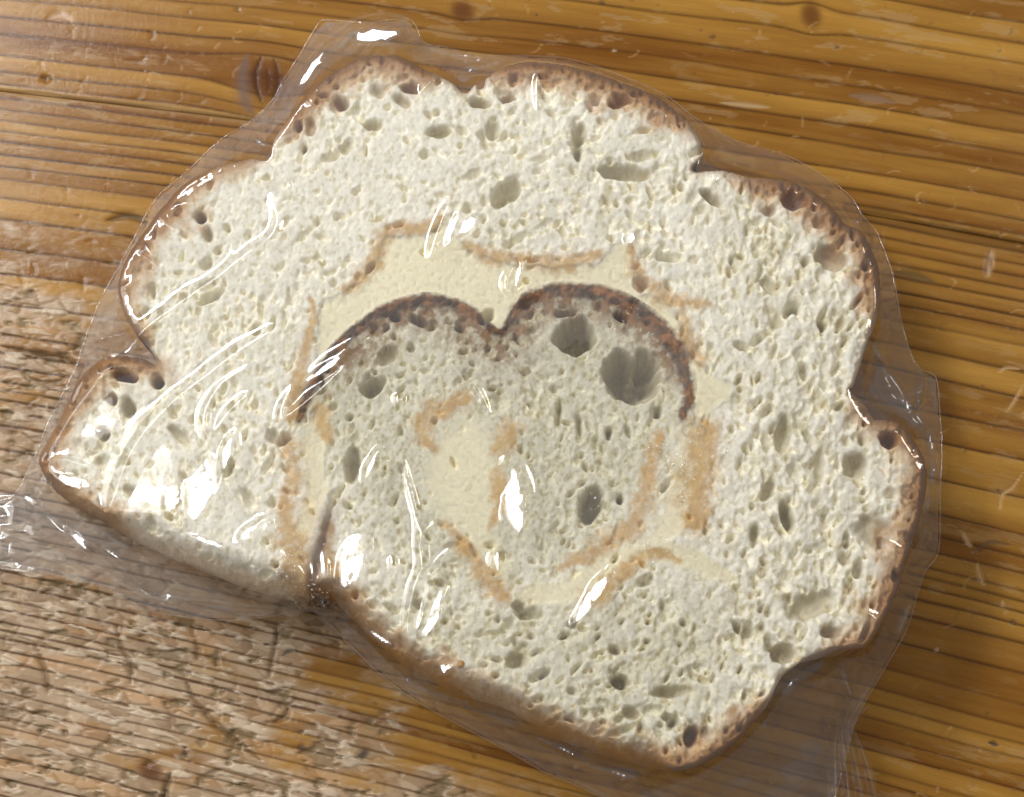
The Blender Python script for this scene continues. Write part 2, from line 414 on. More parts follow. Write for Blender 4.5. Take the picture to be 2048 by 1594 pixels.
    C = C + (lin(176, 148, 108) - C) * (0.55 * jam * smooth(900, 300, X))[..., None] + (lin(84, 64, 38) - C) * (0.4 * jam * smooth(900, 1700, X))[..., None]
    Pt = P(X, Y, 0 * X); Pt[..., 2] = z
    h, w = X.shape; Vt = Pt.reshape(-1, 3); Q = grid_quads(h, w)
    # side faces at the joint and the outer edge: drop 25 mm
    n0 = len(Vt); extra = []; faces = []
    for row, flip in ((0, True), (h - 1, False)):
        top = np.arange(w) + row * w; low = Vt[top].copy(); low[:, 2] = -0.025
        s = n0 + sum(len(q) for q in extra); extra.append(low); lo = np.arange(w) + s
        f4 = np.stack([top[:-1], top[1:], lo[1:], lo[:-1]], -1)
        faces.append(f4 if flip else f4[:, ::-1])
    Call = np.concatenate([C.reshape(-1, 3)] + [np.tile(lin(96, 66, 36), (w, 1))] * 2)
    pad = lambda A: np.concatenate([A.ravel(), np.zeros(2 * w)])
    return mesh_obj('plank', np.concatenate([Vt] + extra), np.concatenate([Q] + faces), m_wood, table, np.clip(Call, 0, 1),
                    {'wear': pad(wear), 'grain_co': pad(G), 'along_co': pad(X)})

make_plank(-1300, 179.5, 11)
make_plank(180.7, 2100, 47)

# ------------------------------------------------------------------ the bread slice
HB = 0.020
# x, y, width of the rounded edge, rim height share, crust width, crust darkness
T = (14, .60, 40, 1.0); B = (14, .60, 34, .75); M = (14, .6, 26, .5); N = (9, .7, 8, .18)
WS = (70, .25, 22, .12); CS = (62, .22, 38, .58); LS = (55, .25, 40, .35); WT = (34, .3, 34, .75)
OUT = [(76, 915) + B, (98, 872) + B, (128, 815) + B, (152, 762) + T, (178, 733) + T, (212, 714) + B, (250, 710) + T, (286, 716) + T, (312, 728) + M,
    (303, 706) + N, (284, 683) + M, (262, 655) + M, (243, 618) + M, (234, 575) + B, (240, 542) + B, (251, 515) + T, (281, 470) + T, (318, 418) + T, (361, 371) + T,
    (400, 346) + B, (432, 332) + M, (492, 317) + M, (528, 321) + N, (541, 312) + N, (542, 292) + N, (560, 256) + M, (588, 214) + B, (625, 172) + T, (655, 148) + T, (686, 130) + T, (724, 112) + T,
    (760, 107) + T, (797, 110) + T, (853, 138) + B, (899, 160) + N, (929, 184) + N, (945, 170) + N, (966, 157) + N, (990, 143) + M, (1010, 132) + B, (1057, 122) + T,
    (1122, 127) + T, (1185, 142) + T, (1242, 162) + T, (1290, 180) + T, (1335, 204) + T, (1360, 222) + B, (1383, 245) + M, (1403, 283) + N, (1408, 314) + N, (1387, 339) + N,
    (1435, 339) + N, (1501, 353) + M, (1545, 356) + B, (1581, 361) + T, (1611, 371) + T, (1641, 391) + T, (1671, 421) + T, (1694, 448) + T, (1727, 461) + T, (1747, 500) + T,
    (1759, 542) + T, (1763, 587) + B, (1758, 632) + M, (1738, 682) + N, (1722, 732) + N, (1709, 774) + N, (1700, 781) + N, (1715, 790) + M, (1737, 818) + M, (1751, 838) + M,
    (1788, 840) + B, (1818, 862) + T, (1846, 908) + T, (1856, 952) + T, (1849, 1012) + T, (1830, 1082) + T, (1805, 1160) + T, (1780, 1225) + T, (1750, 1278) + T, (1728, 1299) + B,
    (1678, 1304) + M, (1626, 1313) + N, (1589, 1335) + N, (1564, 1356) + N, (1549, 1385) + N, (1530, 1421) + M, (1504, 1452) + B, (1474, 1487) + T, (1429, 1518) + T, (1385, 1539) + T,
    (1340, 1544) + T, (1291, 1534) + CS, (1225, 1518) + CS, (1150, 1492) + CS, (1090, 1466) + CS, (1044, 1437) + LS, (1008, 1416) + LS, (960, 1402) + LS, (900, 1383) + CS,
    (840, 1352) + CS, (790, 1320) + CS, (740, 1277) + CS, (700, 1236) + CS, (664, 1200) + CS, (640, 1190) + WT, (617, 1203) + WT, (585, 1198) + WS, (540, 1190) + WS, (480, 1172) + WS,
    (380, 1132) + WS, (280, 1090) + WS, (210, 1048) + WT, (152, 1018) + WT, (110, 985) + WT, (85, 950) + B]
outl = spline(OUT, 4, True)
ST = 2.0
gx = np.arange(56, 1880, ST); gy = np.arange(88, 1566, ST); X, Y = np.meshgrid(gx, gy)
Xc, Yc = np.meshgrid(np.arange(56, 1888, 4.0), np.arange(88, 1574, 4.0))
dc, vc = polydist(Xc, Yc, outl, True); dc = np.where(inside(Xc, Yc, outl), dc, -dc)
sd = upsample(dc, 2, X.shape)
for q in range(4): vc[..., q] = blur(vc[..., q], 3)
ev = upsample(vc, 2, X.shape)
sd = sd + 3.5 * (fbm(X, Y, 26, 26, 301, 3) - 0.5) - 1.0
we, zr, cw, cd = (ev[..., q] for q in range(4))

H0, W0 = X.shape
def falloff(lines, width=None, grow=1.0):
    """soft mask around polylines; each row x,y,w"""
    m = np.zeros(X.shape)
    wX = 22 * (fbm(X, Y, 30, 30, 335, 4, .6) - .5); wY = 22 * (fbm(X, Y, 30, 30, 337, 4, .6) - .5)
    wob = 0.5 + fbm(X, Y, 22, 22, 333, 4, .6)
    for ln in lines:
        L = spline(np.array([(p[0], p[1], p[2] if len(p) > 2 else width) for p in ln], float), 4)
        d, v = polydist(X, Y, L, False, reach=90)
        jy = np.clip(np.arange(H0)[:, None] + (wY / ST).astype(int), 0, H0 - 1); jx = np.clip(np.arange(W0)[None, :] + (wX / ST).astype(int), 0, W0 - 1)
        d = d[jy, jx]; v = v[jy, jx]
        w = np.maximum(v[..., 0], 1) * wob * grow
        m = np.maximum(m, np.exp(-(d / np.maximum(w, 1)) ** 2) * (d < 1e8))
    return m

inner_poly = spline([(590, 850), (610, 790), (650, 725), (700, 668), (760, 622), (830, 600), (885, 601), (945, 624), (1000, 664), (1038, 606), (1090, 580), (1150, 575), (1210, 582), (1270, 608),
    (1325, 650), (1365, 710), (1383, 780), (1370, 850), (1330, 900), (1318, 960), (1290, 1040), (1230, 1100), (1140, 1140), (1040, 1170), (960, 1180), (880, 1160), (800, 1120), (720, 1050), (680, 985), (640, 930)], 4, True)
dI, _ = polydist(Xc, Yc, inner_poly, True); dI = np.where(inside(Xc, Yc, inner_poly), dI, -dI)
sI = upsample(dI, 2, X.shape) + 5 * (fbm(X, Y, 30, 30, 311, 3) - .5)
inner_crust_line = [[(598, 838, 5), (612, 790, 8), (650, 725, 10), (700, 668, 11), (760, 624, 12), (830, 603, 13), (885, 604, 12), (945, 626, 9), (985, 655, 6), (1003, 664, 4)],
                    [(1010, 655, 4), (1038, 608, 10), (1090, 584, 14), (1150, 580, 14), (1210, 587, 15), (1268, 612, 16), (1320, 654, 16), (1358, 712, 15), (1376, 780, 12), (1364, 832, 8)]]
fill_poly = spline([(600, 830), (618, 770), (628, 690), (632, 625), (665, 590), (715, 575), (745, 520), (768, 468), (800, 470), (850, 462), (890, 440), (940, 500), (1000, 517), (1080, 535), (1150, 530), (1215, 505), (1258, 478),
    (1268, 540), (1290, 582), (1345, 612), (1370, 680), (1385, 725), (1460, 765), (1440, 815), (1385, 850), (1383, 780), (1365, 710), (1325, 650), (1270, 608), (1210, 582), (1150, 575), (1090, 580), (1038, 606), (1000, 664), (945, 624), (885, 601), (830, 600), (760, 622), (700, 668), (650, 725)], 3, True)
dF, _ = polydist(Xc, Yc, fill_poly, True); dF = np.where(inside(Xc, Yc, fill_poly), dF, -dF)
sF = upsample(dF, 2, X.shape)
core = spline([(880, 880), (930, 830), (980, 880), (1000, 960), (990, 1050), (1010, 1130), (990, 1160), (930, 1080), (880, 1020), (855, 950)], 4, True)
dC, _ = polydist(Xc, Yc, core, True); dC = np.where(inside(Xc, Yc, core), dC, -dC); sC = upsample(dC, 2, X.shape)
band = falloff([[(1390, 880, 34), (1370, 960, 32), (1340, 1050, 30), (1290, 1095, 24), (1210, 1130, 24), (1140, 1180, 24), (1060, 1190, 24)], [(1300, 1090, 24), (1390, 1120, 24), (1470, 1160, 8)], [(640, 830, 20), (625, 900, 24), (630, 980, 24), (610, 1060, 22)]])
warp = 16 * (fbm(X, Y, 40, 40, 341, 4, .6) - .5)
fill = np.maximum(smooth(-16, 12, sF + 2.2 * warp - 3), np.maximum(.85 * smooth(-30, 30, sC + 1.6 * warp), 0.9 * smooth(.1, .85, band)))
caramel = falloff([[(878, 436, 7), (845, 456, 11), (795, 455, 11), (768, 462, 12), (756, 500, 11), (740, 532, 12), (716, 565, 13), (690, 576, 8)],
    [(930, 490, 7), (985, 508, 12), (1060, 520, 12), (1130, 524, 14), (1200, 506, 7)], [(1262, 495, 6), (1274, 545, 11), (1312, 582, 13), (1360, 604, 12), (1420, 610, 5)],
    [(1365, 622, 11), (1374, 680, 14), (1402, 725, 11)], [(620, 596, 4), (626, 645, 7), (610, 700, 9), (592, 770, 11), (584, 830, 8)],
    [(580, 890, 10), (588, 955, 16), (570, 1020, 14), (585, 1090, 22), (600, 1150, 26)], [(926, 800, 12), (885, 818, 15), (850, 832, 15), (846, 862, 14), (866, 900, 8)],
    [(1020, 858, 16), (1000, 895, 14)], [(998, 950, 13), (1000, 1010, 13), (985, 1050, 6)], [(1120, 1130, 8), (1190, 1100, 15), (1255, 1062, 16), (1288, 1000, 16), (1300, 930, 13), (1318, 872, 10)],
    [(1412, 850, 16), (1408, 905, 26), (1392, 970, 26), (1392, 1040, 14)], [(1176, 1205, 14), (1215, 1172, 15), (1262, 1132, 12), (1310, 1104, 11), (1360, 1120, 4)],
    [(890, 1045, 6), (930, 1092, 11), (968, 1150, 16), (1005, 1190, 14)], [(660, 1050, 8), (652, 1100, 12), (680, 1150, 14)], [(640, 830, 14), (655, 870, 10)]], grow=1.7)
caramel = smooth(.12, 1.0, caramel + 1.2 * (fbm(X, Y, 22, 22, 343, 5, .8) - .54)) * (.45 + .7 * fbm(X, Y, 9, 9, 349, 2))
icrust = falloff(inner_crust_line, grow=1.0) * (sI > -14) * np.clip(.5 + 1.1 * fbm(X, Y, 14, 14, 347, 3, .6), 0, 1.15)
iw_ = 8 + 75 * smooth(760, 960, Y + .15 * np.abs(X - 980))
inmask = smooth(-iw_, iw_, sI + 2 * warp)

# ---- pores: every one a real hollow in the surface
pore = np.zeros(X.shape); big = np.zeros(X.shape)
H0, W0 = X.shape
def stamp(A, cx, cy, rx, ry, rot, depth, sharp=2.0, heart=0.0, pw=0.75):
    R = max(rx, ry) * 1.25
    c0 = max(int((cx - R - gx[0]) / ST), 0); c1 = min(int((cx + R - gx[0]) / ST) + 2, W0)
    r0 = max(int((cy - R - gy[0]) / ST), 0); r1 = min(int((cy + R - gy[0]) / ST) + 2, H0)
    if c1 <= c0 or r1 <= r0: return
    x = X[r0:r1, c0:c1] - cx; y = Y[r0:r1, c0:c1] - cy
    ca, sa = math.cos(rot), math.sin(rot); u = (x * ca + y * sa) / rx; v = (-x * sa + y * ca) / ry
    if heart: v = v - heart * np.exp(-(u / .3) ** 2) * (v < 0)
    d = u * u + v * v + (0.5 if R > 40 else 0.7) * wobble[r0:r1, c0:c1]
    A[r0:r1, c0:c1] = np.maximum(A[r0:r1, c0:c1], depth * np.clip(1 - np.abs(d) ** (sharp / 2), 0, 1) ** pw * (d < 1))
wobble = 1.7 * (fbm(X, Y, 15, 15, 351, 3, .6) - .5) + .5 * (vnoise(X, Y, 40, 40, 353) - .5)
mm = 0.001
for h in [(1150, 672, 42, 37, -.2, 7), (745, 772, 32, 18, -.6, 5), (1183, 1010, 24, 40, .35, 5.5), (705, 930, 17, 42, .1, 3.2), (1158, 265, 17, 22, 0, 3.2), (1157, 300, 11, 26, 0, 3.5),
    (1250, 343, 58, 17, .08, 3.4), (1012, 384, 44, 22, -.75, 3.2), (877, 262, 30, 12, -.1, 2.6), (985, 258, 16, 24, .3, 2.2), (960, 203, 30, 10, .1, 2.8), (1016, 192, 20, 11, 0, 3),
    (820, 172, 24, 11, .15, 3), (684, 204, 18, 13, .2, 2.8), (745, 247, 24, 11, .1, 2.6), (597, 250, 9, 14, .2, 2.4), (620, 252, 12, 18, 0, 1.6), (608, 294, 6, 10, .2, 2.4), (692, 290, 14, 20, .8, 1.5), (1232, 205, 18, 9, 0, 2.6), (755, 180, 20, 16, 0, 1.6), (805, 200, 22, 10, 0.5, 1.6),
    (1586, 398, 28, 22, .1, 4), (1663, 512, 38, 25, .4, 2.6), (1640, 442, 18, 13, .3, 2), (1610, 520, 11, 11, 0, 2.6), (1681, 646, 12, 15, .2, 3), (1645, 647, 9, 12, -.3, 3), (1425, 396, 32, 11, .7, 3.4),
    (1540, 418, 19, 13, 0, 2), (1714, 930, 30, 26, .2, 3), (1568, 866, 19, 40, .1, 2.6), (1640, 930, 14, 36, 0, 1.6), (1575, 1030, 14, 38, -.25, 4), (1536, 980, 16, 24, .4, 2.4), (1510, 1070, 10, 28, .1, 2.2), (1778, 876, 22, 17, .2, 4), (1625, 1208, 64, 30, -.3, 2.2), (1748, 1062, 42, 42, 0, 1.5), (1735, 1040, 18, 10, 0, 2),
    (1690, 1115, 14, 14, 0, 2), (1565, 1305, 28, 22, -.2, 4.2), (1384, 1472, 17, 22, .1, 4.5), (1243, 1362, 20, 14, .2, 4.5), (1345, 1382, 45, 13, -.1, 2.4), (1032, 1318, 26, 18, -.6, 2.6), (1262, 1425, 20, 13, .2, 2.2),
    (1665, 1262, 24, 15, .1, 2.4), (250, 750, 30, 11, .25, 6), (315, 762, 14, 14, 0, 6), (205, 866, 15, 15, 0, 3), (255, 812, 15, 22, -.2, 3.2), (222, 795, 12, 14, 0, 2.8), (205, 922, 18, 16, 0, 1.4), (268, 985, 26, 12, .6, 1.5),
    (400, 432, 12, 13, 0, 4), (416, 470, 10, 22, .1, 2), (545, 870, 12, 18, .3, 1.6), (360, 870, 12, 30, -.8, 1.8), (1540, 570, 30, 14, .6, 1.6), (1555, 640, 14, 20, 0, 1.6), (835, 640, 22, 9, .4, 3), (790, 632, 12, 8, 0, 4), (862, 652, 9, 7, 0, 4), (920, 655, 14, 9, .8, 3), (1240, 632, 18, 8, .5, 4),
    (1130, 625, 24, 8, -.2, 3), (775, 712, 26, 18, -.6, 2), (1316, 822, 9, 14, .2, 3), (1218, 862, 7, 8, 0, 3), (1240, 998, 7, 10, 0, 4), (1158, 850, 6, 34, -.1, 2.4), (1118, 830, 6, 34, .1, 2), (980, 1090, 10, 6, 0, 2), (1230, 1300, 16, 9, .3, 2.2)]:
    stamp(big, *h[:5], h[5] * mm * 1.2)
stamp(big, 1265, 745, 58, 60, 0, 11 * mm, 2.0, 0.38, .9)
r = np.random.default_rng(5)
crustzone = np.clip(1 - sd / 95, 0, 1) * (cd > .3)
def scatter(n, lo, hi, depth, elong, where):
    px = r.uniform(60, 1870, n * 3); py = r.uniform(95, 1560, n * 3)
    ix = np.clip(((px - gx[0]) / ST).astype(int), 0, W0 - 1); iy = np.clip(((py - gy[0]) / ST).astype(int), 0, H0 - 1)
    p = where[iy, ix]; ok = np.nonzero(r.random(n * 3) < p)[0][:n]
    for i in ok:
        s = lo * (hi / lo) ** (r.random() ** 1.6); e = 1 + elong * r.random()
        # gas cells are stretched around the roll, upright on the right side
        ang = math.atan2(py[i] - 900, px[i] - 1000) + math.pi / 2 if px[i] < 1350 else math.pi / 2
        ang += r.normal(0, .55)
        stamp(pore, px[i], py[i], s * e, s / math.sqrt(e), ang, depth * s * mm * r.uniform(.25, 1.25), pw=1.0)
smoothfill = np.clip(fill + .6 * np.clip(caramel, 0, 1), 0, 1)
dens = np.where(sd > 4, 1, 0) * (1 - .97 * smoothfill)
vary = smooth(.3, .7, fbm(X, Y, 120, 120, 361, 3))
right = smooth(700, 1500, X)
openz = np.clip(.15 + .55 * right + .6 * np.clip(1 - sd / 130, 0, 1) + .5 * (vary - .5), 0, 1)
def foam(size, stretch, seed):
    """cell bowls: 1 in the middle of a cell, 0 on the walls; and each cell's own random number"""
    wx = X + size * .9 * (fbm(X, Y, size * 1.6, size * 1.6, seed, 3) - .5); wy = Y + size * .9 * (fbm(X, Y, size * 1.6, size * 1.6, seed + 1, 3) - .5)
    u = wx / size; v = wy / (size * stretch)
    ci = np.floor(u); cj = np.floor(v); a1 = np.full(X.shape, 9., np.float32); a2 = a1.copy(); rid_ = np.zeros(X.shape, np.float32)
    RA = np.random.default_rng(seed + 2).random((3, 256, 256)).astype(np.float32)
    for a in (-1, 0, 1):
        for b in (-1, 0, 1):
            p = (ci + a).astype(int) & 255; q = (cj + b).astype(int) & 255
            d = np.hypot(ci + a + RA[0, q, p] - u, cj + b + RA[1, q, p] - v).astype(np.float32); m = d < a1
            a2 = np.where(m, a1, np.minimum(a2, d)); rid_ = np.where(m, RA[2, q, p], rid_); a1 = np.where(m, d, a1)
    return smooth(.03, .36, a2 - a1), rid_
bowl = np.zeros(X.shape); tint_ = np.zeros(X.shape)
for size, st, seed, dep, wgt in ((24, 1.5, 701, 2.0, openz ** 1.3), (12, 1.5, 711, 1.1, .35 + .65 * openz), (6.5, 1.4, 721, .6, 1 - .2 * openz)):
    b_, r_ = foam(size, st, seed)
    tint_ = tint_ + (smooth(.5, .95, np.mod(r_ * 7.31, 1)) * b_ - .12) * wgt
    bowl = bowl + dep * mm * wgt * b_ * np.clip(r_ ** 3.2 * 1.25, 0, 1)
bowl = .45 * bowl * dens
scatter(560, 7, 16, .22, 1.5, dens * (.2 + .6 * vary * (.3 + .7 * right)) * np.where(inmask > .5, .3, 1))
scatter(1900, 4, 8, .24, 1.3, dens * (.35 + .65 * vary))
scatter(500, 4, 11, .20, .5, dens * crustzone)
pore = pore + bowl
# ---- height
prof = np.sqrt(np.clip(1 - (1 - np.clip(sd / we, 0, 1)) ** 2, 0, 1))
zb = HB * (zr + (1 - zr) * prof)
droop = 0.004 * smooth(420, 70, X) * smooth(560, 1000, Y) + .0012 * smooth(1500, 1860, X)
zb = zb - droop - .0007 * inmask + .0011 * (fbm(X, Y, 260, 260, 371, 2) - .5)
crack, cv_ = polydist(X, Y, spline([(688, 968, 2), (664, 1010, 4), (650, 1060, 5), (638, 1110, 7), (626, 1155, 9), (616, 1204, 14)], 5), False, 60)
cr = np.exp(-((crack + 9 * (fbm(X, Y, 14, 14, 375, 3) - .5)) / np.maximum(cv_[..., 0], 1.5)) ** 2) * (crack < 1e8)
zd = blur(-np.maximum(pore, blur(big, 2)), 1)
zd = zd - np.clip(fill - .3, 0, 1) * .0004 + .0004 * np.clip(icrust, 0, 1)
zd = zd - cr * .0012
amp = .00016 * (1 - .85 * fill)
zd = zd + amp * (fbm(X, Y, 9, 9, 381, 3, .6) - .5) + .0003 * (1 - .8 * fill) * (fbm(X, Y, 34, 34, 383, 3) - .5)
zd = zd - .00006 * fill * smooth(.6, .8, vnoise(X, Y, 7, 7, 385)) * 1.3
zmin = .003
zz = np.maximum(zb + zd, np.minimum(zb, zmin))
# ---- colour
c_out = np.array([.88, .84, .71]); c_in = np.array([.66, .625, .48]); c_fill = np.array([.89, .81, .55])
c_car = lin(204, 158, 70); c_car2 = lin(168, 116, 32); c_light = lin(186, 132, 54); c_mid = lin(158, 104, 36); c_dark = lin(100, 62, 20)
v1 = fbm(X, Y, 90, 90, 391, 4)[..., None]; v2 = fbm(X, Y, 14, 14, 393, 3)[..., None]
C = c_out + (c_in - c_out) * np.clip(np.maximum(inmask, .75 * smooth(1080, 1250, Y) * smooth(560, 900, X) * smooth(1560, 1350, X))[..., None] * .95 + .45 * (v1 - .4), 0, 1)  # the lower centre term paints a soft shadow into the crumb colour
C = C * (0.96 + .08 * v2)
# random cells toned darker, yellower inside their walls: pore shade put into the colour
pore_shade = np.clip(tint_ * (1 + .5 * inmask), -.2, 1.3) * np.clip(dens, 0, 1)
C = C * (1 - pore_shade[..., None] * np.array([.20, .235, .36]))
# large gas holes toned olive and darker with depth: hole shade put into colour
hole_shade = smooth(.0003, .0016, blur(big, 1)) * np.clip(dens, 0, 1)
C = C + (np.array([.52, .455, .27]) - C) * (.6 * hole_shade)[..., None]
C = C + (c_fill - C) * (.95 * fill)[..., None]
C = C * (1 - .10 * (fill * smooth(.62, .8, vnoise(X, Y, 7, 7, 385)))[..., None])
wash = falloff([[(1395, 860, 50), (1390, 1040, 50)], [(600, 860, 30), (590, 1150, 40)]]) * .42 * smooth(.3, .7, fbm(X, Y, 40, 40, 345, 4, .65))
ca = np.clip(caramel * .95 + wash * .6, 0, .78)[..., None]
C = C + (c_car + (c_car2 - c_car) * np.clip(v2 * 1.2 - .3, 0, 1) - C) * ca
# inner crust: dark outer line, mottled brown inside
mott = fbm(X, Y, 16, 16, 401, 4, .65)
ibrown = np.exp(-(np.clip(sI, 0, 200) / 56.0) ** 1.6) * smooth(-9, 2, sI) * smooth(905, 760, Y + .2 * np.abs(X - 1000)) * (.3 + .7 * smooth(.36, .6, mott))
C = C + (c_mid * .55 - C) * np.clip(1.5 * ibrown, 0, .85)[..., None]
C = C + (c_dark * .6 + (lin(150, 96, 40) - c_dark * .6) * smooth(.35, .7, mott)[..., None] - C) * np.clip(icrust * 1.4, 0, .96)[..., None]
# outer crust: from tan into brown at the rim, patchy
k = np.clip(sd, 0, 300) / np.maximum(cw * 1.05, 4); pat = fbm(X, Y, 30, 30, 411, 4, .6)
kk = k * (.35 + 1.3 * pat)
f1 = np.clip(cd * 1.6, 0, 1) * smooth(1.9, .6, kk)
f2 = np.clip(cd * 1.35, 0, 1) * smooth(1.0, .2, kk)
f3 = np.clip(cd * 1.3 - .4, 0, 1) * smooth(.45, .08, kk)
C = C + (c_light - C) * (.70 * f1)[..., None]
C = C + (c_mid - C) * (.85 * f2)[..., None]
C = C + (c_dark - C) * (.85 * f3)[..., None]
# toasted walls of the gas cells close to the crust
tw = np.clip(big / .002, 0, 1) * np.clip(1.35 - sd / 85, 0, 1) * np.clip(cd * 1.3, 0, 1)
C = C + (lin(150, 100, 58) - C) * (.65 * tw)[..., None]
C = C + (lin(112, 74, 40) - C) * (.75 * np.exp(-((crack + 14 * (fbm(X, Y, 20, 20, 377, 3) - .5)) / 20.0) ** 2) * smooth(965, 1060, Y))[..., None]
C = np.clip(C, 0.005, .92)

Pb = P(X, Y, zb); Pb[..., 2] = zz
Vb = Pb.reshape(-1, 3); Qb = grid_quads(H0, W0)
inb = (sd > 0).ravel()
Qb = Qb[inb[Qb].all(1)]
fmean = lambda A: A.ravel()[Qb].mean(1)
is_crust = (fmean(f2) > .45); is_ic = (fmean(np.clip(icrust, 0, 1)) > .5) & ~is_crust
is_fill = (fmean(np.where(sF > -25, fill, 0)) > .5) & ~is_crust & ~is_ic
is_crumb = ~(is_crust | is_ic | is_fill)
# side wall from the rim down to the table
E = np.concatenate([Qb[:, [0, 1]], Qb[:, [1, 2]], Qb[:, [2, 3]], Qb[:, [3, 0]]]); key = np.sort(E, 1)
code = key[:, 0].astype(np.int64) * (H0 * W0) + key[:, 1]
_, idx, cnt = np.unique(code, return_index=True, return_counts=True); rim = E[idx[cnt == 1]]
rv, rinv = np.unique(rim, return_inverse=True); rinv = rinv.reshape(rim.shape)
ctr = Vb[rv].mean(0); rings = [Vb[rv]]
for s, k_ in ((.6, .004), (.25, .012), (.0, .04)):
    q = Vb[rv].copy(); q[:, :2] += (ctr[:2] - q[:, :2]) * k_; q[:, 2] = .0006 + (Vb[rv][:, 2] - .0006) * s; rings.append(q)
Nr = len(rv); base = len(Vb); extraV = np.concatenate(rings[1:])
lvl = lambda i, j: rv[i] if j == 0 else base + (j - 1) * Nr + i
wallQ = np.concatenate([np.stack([lvl(rinv[:, 1], j), lvl(rinv[:, 0], j), lvl(rinv[:, 0], j + 1), lvl(rinv[:, 1], j + 1)], -1) for j in range(3)])
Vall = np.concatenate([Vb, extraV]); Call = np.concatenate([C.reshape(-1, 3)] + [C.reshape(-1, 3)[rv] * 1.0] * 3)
Qall = np.concatenate([Qb, wallQ])
tags = [('crumb', is_crumb, m_crumb), ('crust', is_crust, m_crust), ('inner_crust', is_ic, m_crust), ('cream_filling', is_fill, m_fill)]
Nn = vertex_normals(Vall, Qall)
bread = thing('bread_slice', 'thick swirled white bread slice with brown scalloped crust and cream filling', 'bread', (0, 0, 0))
for nm, sel, mt in tags:
    s = np.concatenate([sel, np.full(len(wallQ), nm == 'crust')])
    # a hidden lip runs on under the neighbouring part, so that the parts are keyed into one another
    own = np.zeros(len(Vall), bool); own[Qall[s]] = True
    rank = np.where(own, 0, 99)
    for k_ in range(1, 8):
        near = rank[Qall].min(1) == k_ - 1; vv = np.unique(Qall[near]); rank[vv] = np.minimum(rank[vv], k_)
    lip = (rank[Qall].max(1) < 8) & ~s & (np.arange(len(Qall)) < len(Qb))
    u, q = submesh(Vall, Qall, s | lip)
    Vp = Vall[u].copy(); rk = rank[u]; Vp[:, 2] -= np.where(rk > 0, .00006 + .00003 * rk, 0)
    mesh_obj(nm, Vp, q, mt, bread, Call[u], normals=Nn[u])

# ------------------------------------------------------------------ the plastic bag
bag = thing('plastic_bag', 'clear crinkled plastic bag wrapped tightly around the bread slice', 'plastic bag', (0, 0, 0))
BAG = spline([(75, 900), (100, 838), (150, 738), (166, 690), (200, 600), (232, 543), (262, 488), (310, 400), (370, 346), (440, 280), (500, 243), (545, 200), (562, 168), (600, 108), (630, 58),
    (650, 40), (740, 46), (818, 38), (848, 84), (890, 94), (960, 110), (1060, 112), (1140, 118), (1240, 150), (1330, 190), (1400, 242), (1480, 284), (1560, 306), (1612, 330), (1662, 362), (1702, 394), (1726, 432), (1752, 462), (1772, 510), (1788, 560),
    (1802, 640), (1822, 708), (1842, 738), (1872, 756), (1880, 830), (1884, 900), (1881, 980), (1877, 1100), (1851, 1142), (1836, 1184), (1812, 1262), (1772, 1332), (1738, 1390), (1712, 1440), (1690, 1520), (1668, 1600), (1640, 1680), (1500, 1720), (1350, 1690),
    (1230, 1610), (1150, 1570), (1090, 1544), (1030, 1510), (960, 1472), (900, 1440), (830, 1400), (765, 1352), (700, 1290), (660, 1250), (622, 1222), (543, 1232), (470, 1240), (390, 1236), (293, 1218), (220, 1180), (120, 1152), (0, 1136), (-120, 1120), (-170, 1060), (-120, 1010), (0, 998), (32, 985), (52, 950)], 1, True)
FS = 4.0
fx = np.arange(-184, 1912, FS); fy = np.arange(16, 1744, FS); FX, FY = np.meshgrid(fx, fy)
CS_ = 8.0
cx, cy = np.meshgrid(np.arange(-184, 1920, CS_), np.arange(16, 1752, CS_))
dbag, _ = polydist(cx, cy, BAG, True); sb = np.where(inside(cx, cy, BAG), dbag, -dbag)
# obstacle: bread top, sampled on the coarse grid
obs = np.zeros(cx.shape)
ii = np.clip(((cx - gx[0]) / ST).astype(int), 0, W0 - 1); jj = np.clip(((cy - gy[0]) / ST).astype(int), 0, H0 - 1)
inside_g = (cx > gx[0]) & (cx < gx[-1]) & (cy > gy[0]) & (cy < gy[-1])
obs = np.where(inside_g & (sd[jj, ii] > 0), zb[jj, ii] + .0006, .0)
for _ in range(1):
    o = obs.copy()
    o[1:-1, 1:-1] = np.maximum.reduce([obs[1:-1, 1:-1], obs[:-2, 1:-1], obs[2:, 1:-1], obs[1:-1, :-2], obs[1:-1, 2:]])
    obs = o
rimz = .0009 + .006 * np.exp(-(((cx - 730) / 110) ** 2 + ((cy - 60) / 60) ** 2)) + .009 * smooth(200, 60, np.hypot(cx - 1830, cy - 1000)) * 0 \
     + .0035 * np.exp(-(((cx - 1870) / 60) ** 2 + ((cy - 900) / 250) ** 2))
ok = sb > 0
zf = np.where(ok, np.maximum(obs, rimz), rimz)
for it in range(700):
    a = zf.copy()
    a[1:-1, 1:-1] = .25 * (zf[:-2, 1:-1] + zf[2:, 1:-1] + zf[1:-1, :-2] + zf[1:-1, 2:])
    zf = np.where(ok, np.maximum(a, obs), rimz)
zf = blur(zf, 2)
zF = upsample(zf, 2, FX.shape); sB = upsample(sb, 2, FX.shape)
